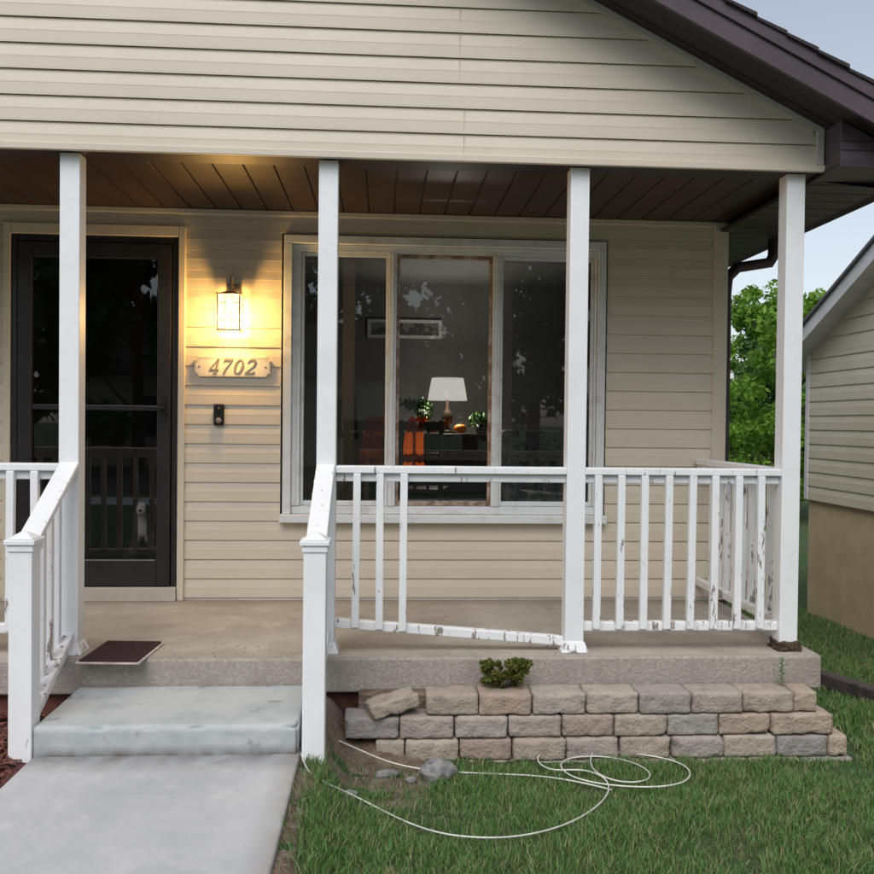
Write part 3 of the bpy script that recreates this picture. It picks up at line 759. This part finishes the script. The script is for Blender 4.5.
MB().box(-7.5,-6,-20.49,-20.45,1.1,2.3).box(-2,-.8,-20.49,-20.45,1.1,2.3).box(-4.4,-3.5,-20.49,-20.45,.4,2.4).obj('windows',M['black'],oh)
e=empty('boxwood_shrub'); bx,by,bz=.565,-.215,.478
C=[];R=[]
for i in range(52):
    th=random.uniform(0,6.28); r=.11*math.sqrt(random.random()); C.append((bx+r*math.cos(th),by+r*math.sin(th)*.6,bz+random.uniform(-.075,.085)*(1-(r/.16)**2))); R.append(random.uniform(.012,.028))
v,f=leaf_cloud(C,R,62,.0085); np_mesh('leaves',v,f,M['leaf3'],e)
mb=MB()
for c in C[:24]: mb.beam((bx,by,.39),(c[0],c[1],c[2]),.003,.005)
mb.obj('stems',M['bark'],e)
e=empty('weed_plant'); wx,wy=1.855,-.22
V=[];F=[]
for i in range(26):
    z=.405+.12*i/26; th=i*2.4; l=.035*(1-.5*i/26); b=len(V); c,s=math.cos(th),math.sin(th); ww=.007
    V+=[(wx,wy,z),(wx+c*l*.5-s*ww,wy+s*l*.5+c*ww,z+.012),(wx+c*l,wy+s*l,z+.008),(wx+c*l*.5+s*ww,wy+s*l*.5-c*ww,z+.012)]; F.append((b,b+1,b+2,b+3))
np_mesh('leaves',V,F,M['grass'],e); tube('stem',[(wx,wy,.38),(wx+.005,wy,.52)],.002,M['grass'],e)

# ------------------------------------------------------------ fixtures
la=empty('wall_lantern'); lx,ly=-.905,1.075; z0,z1=2.135,2.335
mb=MB(); mb.box(lx-.04,lx+.04,WY-.032,WY-.012,2.24,2.42); mb.obj('wall_plate',M['bronze'],la,.006)
tube('scroll_arm',[(lx,WY-.03,2.36),(lx,WY-.06,2.44),(lx,WY-.11,2.465),(lx,ly,2.44),(lx,ly,2.36)],.006,M['bronze'],la,kind='NURBS')
w0,w1=.062,.064; pw=.0035
mb=MB()
for sx in (-1,1):
    for sy in (-1,1):
        mb.hexa([(lx+sx*w0-pw,ly+sy*w0-pw,z0),(lx+sx*w0+pw,ly+sy*w0-pw,z0),(lx+sx*w0+pw,ly+sy*w0+pw,z0),(lx+sx*w0-pw,ly+sy*w0+pw,z0),
                 (lx+sx*w1-pw,ly+sy*w1-pw,z1),(lx+sx*w1+pw,ly+sy*w1-pw,z1),(lx+sx*w1+pw,ly+sy*w1+pw,z1),(lx+sx*w1-pw,ly+sy*w1+pw,z1)])
mb.box(lx-w0-.006,lx+w0+.006,ly-w0-.006,ly-w0+.004,z0-.009,z0-.001).box(lx-w0-.006,lx+w0+.006,ly+w0-.004,ly+w0+.006,z0-.009,z0-.001)
mb.box(lx-w0-.006,lx-w0+.004,ly-w0+.005,ly+w0-.005,z0-.009,z0-.001).box(lx+w0-.004,lx+w0+.006,ly-w0+.005,ly+w0-.005,z0-.009,z0-.001)
for zc in (z1-.05,z0+.05):
    for c in (-1,1): mb.box(lx-w1+.004,lx+w1-.004,ly+c*(w1-.003)-.002,ly+c*(w1-.003)+.002,zc,zc+.004)
    for c in (-1,1): mb.box(lx+c*(w1-.003)-.002,lx+c*(w1-.003)+.002,ly-w1+.004,ly+w1-.004,zc,zc+.004)
for c in (-.02,.02): mb.box(lx+c-.0015,lx+c+.0015,ly-w1-.001,ly-w1+.003,z0,z1)
mb.obj('cage',M['bronze'],la,.0008)
mb=MB(); q=w1+.008
mb.box(lx-q,lx+q,ly-q,ly+q,z1+.001,z1+.008)
mb.hexa([(lx-q+.014,ly-q+.014,z1+.009),(lx+q-.014,ly-q+.014,z1+.009),(lx+q-.014,ly+q-.014,z1+.009),(lx-q+.014,ly+q-.014,z1+.009),(lx-.02,ly-.02,z1+.026),(lx+.02,ly-.02,z1+.026),(lx+.02,ly+.02,z1+.026),(lx-.02,ly+.02,z1+.026)])
mb.obj('cap',M['bronze'],la,.002)
mb=MB(); u0,u1=w0-.002,w1-.003
B=[(lx-u0,ly-u0,z0),(lx+u0,ly-u0,z0),(lx+u0,ly+u0,z0),(lx-u0,ly+u0,z0)]; T=[(lx-u1,ly-u1,z1),(lx+u1,ly-u1,z1),(lx+u1,ly+u1,z1),(lx-u1,ly+u1,z1)]
for i in range(4): mb.quad(B[i],B[(i+1)%4],T[(i+1)%4],T[i])
mb.quad(*B)
mb.obj('glass',M['lglass'],la)
lathe('bulb',[(.001,.11),(.018,.10),(.024,.08),(.018,.05),(.012,.04)],M['bulb'],la,16,(lx,ly,z0+.075))
pl=bpy.data.lights.new('lantern_light','POINT'); pl.energy=50; pl.color=(1,.56,.15); pl.shadow_soft_size=.035
po=link(bpy.data.objects.new('lantern_light',pl),la); po.location=(lx,ly,z0+.065)
hp=empty('house_number_sign'); cx,cz=-.907,1.925; hw,hh=.225,.062
pts=[]
def arc(cx_,cz_,r,a0,a1,n=6): return [(cx_+r*math.cos(math.radians(a0+(a1-a0)*i/n)),cz_+r*math.sin(math.radians(a0+(a1-a0)*i/n))) for i in range(n+1)]
c_=.022
pts+=arc(cx+hw,cz+hh,c_,180,270)
pts+=arc(cx+hw,cz-hh,c_,90,180)
pts+=arc(cx-hw,cz-hh,c_,0,90)
pts+=arc(cx-hw,cz+hh,c_,270,360)
MB().prism(pts,WY-.030,WY-.012).obj('plate',M['plaque'],hp,.003)
mb=MB()
n=len(pts)
rim=[((x-cx)*.965+cx,(z-cz)*.90+cz) for x,z in pts]; rim2=[((x-cx)*.945+cx,(z-cz)*.84+cz) for x,z in pts]
for i in range(n):
    j=(i+1)%n
    mb.quad((rim[i][0],WY-.0335,rim[i][1]),(rim[j][0],WY-.0335,rim[j][1]),(rim2[j][0],WY-.0335,rim2[j][1]),(rim2[i][0],WY-.0335,rim2[i][1]))
mb.obj('raised_border',M['trim'],hp)
def stroke(mb,pts,ws,y0,y1,ox,oz,s,sh=.25):
    Lp=[];Rp=[]
    for i,(x,z) in enumerate(pts):
        a=pts[max(0,i-1)]; b=pts[min(len(pts)-1,i+1)]
        d=Vector((b[0]-a[0],b[1]-a[1])).normalized(); n=Vector((-d.y,d.x))*ws[i]/2
        Lp.append((x+n.x,z+n.y)); Rp.append((x-n.x,z-n.y))
    T=lambda p:(ox+(p[0]+p[1]*sh)*s,oz+p[1]*s)
    for i in range(len(pts)-1):
        q=[T(Rp[i]),T(Rp[i+1]),T(Lp[i+1]),T(Lp[i])]
        k=len(mb.v); mb.v+=[(a,y0,b) for a,b in q]+[(a,y1,b) for a,b in q]
        mb.f+=[(k,k+1,k+2,k+3),(k,k+4,k+5,k+1),(k+1,k+5,k+6,k+2),(k+2,k+6,k+7,k+3),(k+3,k+7,k+4,k)]
def bez(p,n=10): 
    out=[]
    for i in range(n+1):
        t=i/n; out.append(tuple((1-t)**3*p[0][k]+3*(1-t)**2*t*p[1][k]+3*(1-t)*t*t*p[2][k]+t**3*p[3][k] for k in (0,1)))
    return out
mb=MB(); s=.090; y0,y1=WY-.034,WY-.0302; oz=cz-.045
def dig4(ox):
    stroke(mb,[(.44,0),(.44,1.0)],[.14,.14],y0,y1,ox,oz,s); stroke(mb,[(.42,.98),(.03,.30)],[.07,.07],y0,y1,ox,oz,s)
    stroke(mb,[(0,.28),(.62,.28)],[.09,.09],y0-.0004,y1,ox,oz,s); stroke(mb,[(.30,.02),(.58,.02)],[.05,.05],y0-.0006,y1,ox,oz,s)
def dig7(ox):
    stroke(mb,[(.05,.93),(.60,.93)],[.14,.14],y0,y1,ox,oz,s); stroke(mb,[(.06,.98),(.04,.76)],[.05,.05],y0-.0004,y1,ox,oz,s)
    P=bez([(.58,.92),(.42,.6),(.24,.4),(.22,0)]); stroke(mb,P,[.05+.09*i/10 for i in range(11)],y0-.0006,y1,ox,oz,s)
def dig0(ox):
    n=28; P=[(.31+.24*math.cos(2*math.pi*i/n),.5+.45*math.sin(2*math.pi*i/n)) for i in range(n+1)]
    W=[.05+.10*abs(math.cos(2*math.pi*i/n)) for i in range(n+1)]; stroke(mb,P,W,y0,y1,ox,oz,s)
def dig2(ox):
    P=bez([(.06,.74),(.10,1.05),(.56,1.05),(.54,.70)],12)+bez([(.54,.70),(.52,.48),(.22,.30),(.04,.07)],10)[1:]
    W=[.06+.09*math.sin(math.pi*min(1,i/16)) for i in range(len(P))]; stroke(mb,P,W,y0,y1,ox,oz,s)
    stroke(mb,[(.02,.06),(.58,.06)],[.12,.12],y0-.0004,y1,ox,oz,s); stroke(mb,[(.56,.0),(.60,.22)],[.05,.05],y0-.0006,y1,ox,oz,s)
for i,fn in enumerate((dig4,dig7,dig0,dig2)): fn(cx-.143+i*.071)
mb.obj('numerals',M['numeral'],hp)
for sx in (-1,1): lathe('screw',[(.006,0),(.004,.003),(.0005,.004)],M['bronze'],hp,10,(0,0,0)).matrix_local=Matrix.Translation((cx+sx*.195,WY-.031,cz))@Matrix.Rotation(math.pi/2,4,'X')
db=empty('doorbell'); MB().box(-1.018,-.955,WY-.036,WY-.012,1.57,1.70).obj('body',M['black'],db,.008)
o=lathe('button',[(.017,0),(.017,.003),(.013,.005),(.0005,.005)],M['numeral'],db,20); o.matrix_local=Matrix.Translation((-.986,WY-.036,1.60))@Matrix.Rotation(math.pi/2,4,'X')
o=lathe('camera_eye',[(.012,0),(.012,.003),(.0005,.005)],M['doorframe'],db,20); o.matrix_local=Matrix.Translation((-.986,WY-.036,1.668))@Matrix.Rotation(math.pi/2,4,'X')
dm=empty('doormat')
def rotbox(mb,cx,cy,w,d,z0,z1,a):
    c,s=math.cos(a),math.sin(a)
    P=[(cx+c*p*w/2-s*q*d/2,cy+s*p*w/2+c*q*d/2) for p,q in ((-1,-1),(1,-1),(1,1),(-1,1))]
    mb.hexa([(x,y,z0) for x,y in P]+[(x,y,z1) for x,y in P]); return mb
rotbox(MB(),-1.20,-.03,.260,.345,S+.012,S+.021,-.06).obj('rubber_top',M['mat'],dm,.003)
rotbox(MB(),-1.20,-.03,.285,.37,S+.004,S+.0115,-.06).obj('pale_backing',M['matedge'],dm,.003)
mb=MB()
for i in range(19): rotbox(mb,-1.20,-.03-.155+.017*i,.23,.005,S+.021,S+.0225,-.06)
mb.obj('ribs',M['mat'],dm,.0007)
te=MB(); te.beam((2.5,1.25,g(2.5,1.2)+.035),(2.82,.45,g(2.8,.4)+.035),.09,.08); te.beam((2.83,.43,g(2.8,.4)+.035),(3.15,-.35,g(3.1,-.3)+.035),.09,.08)
te.obj('timber_edging',M['timber'],None,.008)

# ------------------------------------------------------------ interior things
tb=empty('console_table'); MB().box(-.35,1.25,3.2,3.75,1.47,1.51).obj('top',M['wood'],tb,.004)
mb=MB(); mb.box(-.33,1.23,3.24,3.73,.95,1.469)
mb.box(-.33,-.28,3.24,3.29,.62,.95).box(1.18,1.23,3.24,3.29,.62,.95).box(-.33,-.28,3.68,3.73,.62,.95).box(1.18,1.23,3.68,3.73,.62,.95); mb.obj('cabinet',M['wood'],tb,.004)
tl=empty('table_lamp'); tx_,ty_=.555,3.43
lathe('base',[(.001,0),(.075,0),(.075,.02),(.03,.035),(.022,.06),(.045,.10),(.05,.14),(.03,.19),(.014,.22),(.012,.30)],M['wood'],tl,24,(tx_,ty_,1.511))
lathe('shade',[(.172,.285),(.155,.39),(.138,.48)],M['shade'],tl,32,(tx_,ty_,1.511))
pl=bpy.data.lights.new('lamp_light','POINT'); pl.energy=30; pl.color=(1,.91,.78); pl.shadow_soft_size=.06
po=link(bpy.data.objects.new('lamp_light',pl),tl); po.location=(tx_,ty_,1.511+.36)
pf=empty('picture_frame'); 
mb=MB(); a0,a1,b0,b1=-.16,.56,2.42,2.60
mb.box(a0,a1,4.36,4.39,b0,b0+.03).box(a0,a1,4.36,4.39,b1-.03,b1).box(a0,a0+.03,4.36,4.39,b0+.031,b1-.031).box(a1-.03,a1,4.36,4.39,b0+.031,b1-.031); mb.obj('frame',M['nwhite'],pf)
MB().box(a0+.03,a1-.03,4.37,4.388,b0+.03,b1-.03).obj('print',mat_basic('print_grey',(.25,.25,.24),.7,(.10,.10,.10),7,3,fac=(.48,.52)),pf)
def chair(x,y,rot,drape):
    e=empty('dining_chair'); mb=MB()
    for sx in (-.2,.2):
        mb.box(sx-.02,sx+.02,-.02,.02,0,1.0).box(sx-.02,sx+.02,.38,.42,0,.44)
    mb.box(-.22,.22,-.02,.42,.44,.47).box(-.18,.18,-.012,.012,.92,.99).box(-.18,.18,-.012,.012,.7,.75)
    for k in (-.1,0,.1): mb.box(k-.012,k+.012,-.008,.008,.47,.92)
    mb.obj('frame',M['wood'],e,.006)
    e.location=(x,y,.62); e.rotation_euler=(0,0,rot)
    if drape:
        t=empty('orange_throw'); V=[];F=[]
        nxx=18; prof=[(.024,.94),(.022,.985),(.0,1.02),(-.024,.98),(-.03,.85),(-.034,.7),(-.036,.62)]
        for j,(yy,z) in enumerate(prof):
            for i in range(nxx):
                wob=1-.25*math.sin(j*.7)
                xx=(-.085+.17*i/(nxx-1))*wob; V.append((xx+.02*math.sin(j*.9),yy+(.012*math.sin(i*1.6+j*.4) if j!=2 else 0),z+.014*math.sin(i*.9)))
        for j in range(len(prof)-1):
            for i in range(nxx-1): F.append((j*nxx+i,j*nxx+i+1,(j+1)*nxx+i+1,(j+1)*nxx+i))
        ob=np_mesh('cloth',V,F,M['orange'],t,smooth=True); t.location=(x,y,.62); t.rotation_euler=(0,0,rot)
chair(-.07,2.3,.1,True); chair(.25,2.6,-.2,True)
def pumpkin(x,y,z,r):
    e=empty('pumpkin'); V=[];F=[]; sg=40; rg=12
    for j in range(rg+1):
        ph=math.pi*j/rg
        for i in range(sg):
            th=2*math.pi*i/sg; rr=r*math.sin(ph)*(1-.10*abs(math.cos(th*5))**3); V.append((x+rr*math.cos(th),y+rr*math.sin(th),z+r*.78+r*.78*math.cos(ph)*(1-.15*math.cos(ph)**8)))
    for j in range(rg):
        for i in range(sg): F.append((j*sg+i,j*sg+(i+1)%sg,(j+1)*sg+(i+1)%sg,(j+1)*sg+i))
    np_mesh('flesh',V,F,M['pumpkin'],e,smooth=True)
    tube('stalk',[(x,y,z+r*1.3),(x+.005,y,z+r*1.55),(x+.02,y,z+r*1.7)],.008,M['bark'],e)
pumpkin(.66,3.33,1.511,.055); pumpkin(.42,3.28,1.511,.065)
e=empty('potted_plant'); px_,py_=.30,3.36
lathe('pot',[(.001,0),(.05,0),(.07,.10),(.064,.10)],M['black'],e,20,(px_,py_,1.511))
C=[(px_+random.uniform(-.13,.13),py_+random.uniform(-.08,.08),1.511+random.uniform(.11,.27)) for _ in range(14)]
v,f=leaf_cloud(C,[.06]*14,22,.024); np_mesh('leaves',v,f,M['leaf2'],e)
e=empty('potted_plant'); px_,py_=.85,3.4
lathe('pot',[(.001,0),(.04,0),(.055,.08),(.05,.08)],M['black'],e,20,(px_,py_,1.511))
C=[(px_+random.uniform(-.09,.09),py_+random.uniform(-.07,.07),1.511+random.uniform(.08,.18)) for _ in range(10)]
v,f=leaf_cloud(C,[.05]*10,22,.020); np_mesh('leaves',v,f,M['leaf2'],e)
e=empty('armchair'); mb=MB()
mb.box(.95,1.65,2.3,3.0,.75,1.08).box(.95,1.65,2.9,3.1,.75,1.55).box(.88,1.0,2.25,3.05,.72,1.25).box(1.6,1.72,2.25,3.05,.72,1.25)
mb.obj('upholstery',M['cloth'],e,.05,seg=4)
mb=MB(); [mb.box(a,a+.04,b,b+.04,.62,.76) for a in (.92,1.64) for b in (2.3,2.98)]; mb.obj('legs',M['wood'],e)
def dog(x,y,z):
    e=empty('dog')
    P=[(0,.20,.11),(0,.13,.22),(0,.03,.31),(0,-.01,.385),(0,-.045,.445),(0,-.115,.425),(0,-.145,.42),
       (.055,-.01,.22),(.055,-.02,.11),(.055,-.025,.025),(.055,-.06,.015),
       (-.055,-.01,.22),(-.055,-.02,.11),(-.055,-.025,.025),(-.055,-.06,.015),
       (.09,.10,.14),(.095,.02,.11),(.095,.10,.03),(.095,.02,.018),
       (-.09,.10,.14),(-.095,.02,.11),(-.095,.10,.03),(-.095,.02,.018),(0,.28,.05),(.06,.36,.03)]
    R=[.085,.085,.078,.05,.055,.032,.026,.034,.022,.018,.016,.034,.022,.018,.016,.05,.035,.022,.018,.05,.035,.022,.018,.016,.010]
    E=[(0,1),(1,2),(2,3),(3,4),(4,5),(5,6),(2,7),(7,8),(8,9),(9,10),(2,11),(11,12),(12,13),(13,14),(0,15),(15,16),(16,17),(17,18),(0,19),(19,20),(20,21),(21,22),(0,23),(23,24)]
    me=bpy.data.meshes.new('body'); me.from_pydata(P,E,[]); o=link(bpy.data.objects.new('body',me),e)
    m=o.modifiers.new('skin','SKIN'); m.use_smooth_shade=True
    sv=me.skin_vertices[0].data
    for i,r in enumerate(R): sv[i].radius=(r,r); sv[i].use_root=(i==0)
    s=o.modifiers.new('s','SUBSURF'); s.levels=2; s.render_levels=2
    mt=mat_basic('dog_fur',(.03,.025,.022),.9,(.05,.04,.035),40,bump=.4,bscale=150)
    k=NT(mt); b=k.n['Principled BSDF']; src=b.inputs['Base Color'].links[0].from_socket
    tc=k.new('ShaderNodeTexCoord'); sp=k.new('ShaderNodeSeparateXYZ'); k.l(tc.outputs['Object'],sp.inputs[0])
    ab=k.new('ShaderNodeMath',operation='ABSOLUTE'); k.l(sp.outputs[0],ab.inputs[0])
    m1=k.new('ShaderNodeMapRange'); m1.inputs[1].default_value=.030; m1.inputs[2].default_value=.022; k.l(ab.outputs[0],m1.inputs[0])
    m2=k.new('ShaderNodeMapRange'); m2.inputs[1].default_value=-.02; m2.inputs[2].default_value=-.04; k.l(sp.outputs[1],m2.inputs[0])
    mu=k.new('ShaderNodeMath',operation='MULTIPLY'); k.l(m1.outputs[0],mu.inputs[0]); k.l(m2.outputs[0],mu.inputs[1])
    m3=k.new('ShaderNodeMapRange'); m3.inputs[1].default_value=.07; m3.inputs[2].default_value=.05; k.l(sp.outputs[2],m3.inputs[0])
    mm=k.new('ShaderNodeMath',operation='MAXIMUM'); k.l(mu.outputs[0],mm.inputs[0]); k.l(m3.outputs[0],mm.inputs[1])
    mx=k.new('ShaderNodeMix',data_type='RGBA'); k.l(mm.outputs[0],mx.inputs[0]); k.l(src,mx.inputs[6]); mx.inputs[7].default_value=(.8,.76,.72,1); k.l(mx.outputs[2],b.inputs['Base Color'])
    me.materials.append(mt)
    for sx in (-1,1):
        mb=MB(); bx_=.04*sx
        mb.v=[(bx_-.018,-.04,.485),(bx_+.018,-.04,.485),(bx_,-.015,.485),(bx_+.012*sx,-.035,.54)]; mb.f=[(0,1,3),(1,2,3),(2,0,3),(0,2,1)]
        mb.obj('ear',M['wood'],e,.003)
        lathe('eye',[(.0005,-.009),(.007,-.006),(.009,0),(.007,.006),(.0005,.009)],M['black'],e,12,(.028*sx,-.092,.462))
    lathe('nose',[(.0005,-.009),(.010,-.005),(.012,0),(.009,.006),(.0005,.009)],M['black'],e,12,(0,-.168,.430))
    e.location=(x,y,z); e.rotation_euler=(0,0,.15)
dog(-1.50,1.44,.615)

# ------------------------------------------------------------ neighbour house
nh=empty('neighbour_house'); NX=4.27; NYb=4.4; NYf=-4.6; NZ=2.32
mid=(NYb+NYf)/2; NS=.47
PITCH=.14
lap_wall('gable_end_siding','x',NX,NYf,NYb,.875,NZ,[],-1,M['nsiding'],nh)
lap_wall('gable_peak_siding','x',NX,NYf,NYb,NZ,NZ+NS*(NYb-mid)-.02,[],-1,M['nsiding'],nh,ext=lambda z:(NYf+(z-NZ)/NS,NYb-(z-NZ)/NS))
MB().box(NX+.02,NX+9,NYf,NYb,-.6,.874).obj('foundation',M['nfound'],nh)
MB().box(NX+.03,NX+9,NYf+.01,NYb-.01,.875,NZ).obj('walls',M['nsiding'],nh)
MB().box(NX-.02,NX+.05,NYb-.03,NYb+.03,.875,NZ).obj('corner_trim',M['nwhite'],nh)
def nroof(mb,x0,x1,lo,hi,ov=.22):
    for s in (0,1):
        ya=NYb+ov if s==0 else NYf-ov
        za=NZ-NS*ov; zb=NZ+NS*(NYb-mid)
        mb.hexa([(x0,ya,za+lo),(x1,ya,za+lo),(x1,mid,zb+lo),(x0,mid,zb+lo),(x0,ya,za+hi),(x1,ya,za+hi),(x1,mid,zb+hi),(x0,mid,zb+hi)])
mb=MB(); nroof(mb,NX-.20,NX+9.3,.0,.10); mb.obj('soffit_deck',M['nwhite'],nh)
mb=MB(); nroof(mb,NX-.22,NX-.201,-.03,.11); mb.obj('rake_fascia',M['nwhite'],nh,.003)
mb=MB(); nroof(mb,NX-.25,NX+9.33,.112,.14,.26); mb.obj('roof_shingles',M['nroof'],nh)
MB().box(NX-.2,NX+9,NYb+.23,NYb+.33,NZ-.15,NZ-.04).obj('gutter',M['nwhite'],nh,.01)
e=empty('picket_fence'); mb=MB(); x=2.4
while x<4.9:
    zb=g(x,6.2)-.05
    mb.prism([(x,zb),(x+.07,zb),(x+.07,zb+.62),(x+.035,zb+.68),(x,zb+.62)],6.2,6.22); x+=.11
mb.box(2.4,4.95,6.222,6.25,-.05,.02).box(2.4,4.95,6.222,6.25,.2,.27); mb.obj('pickets',M['nwhite'],e,.003)
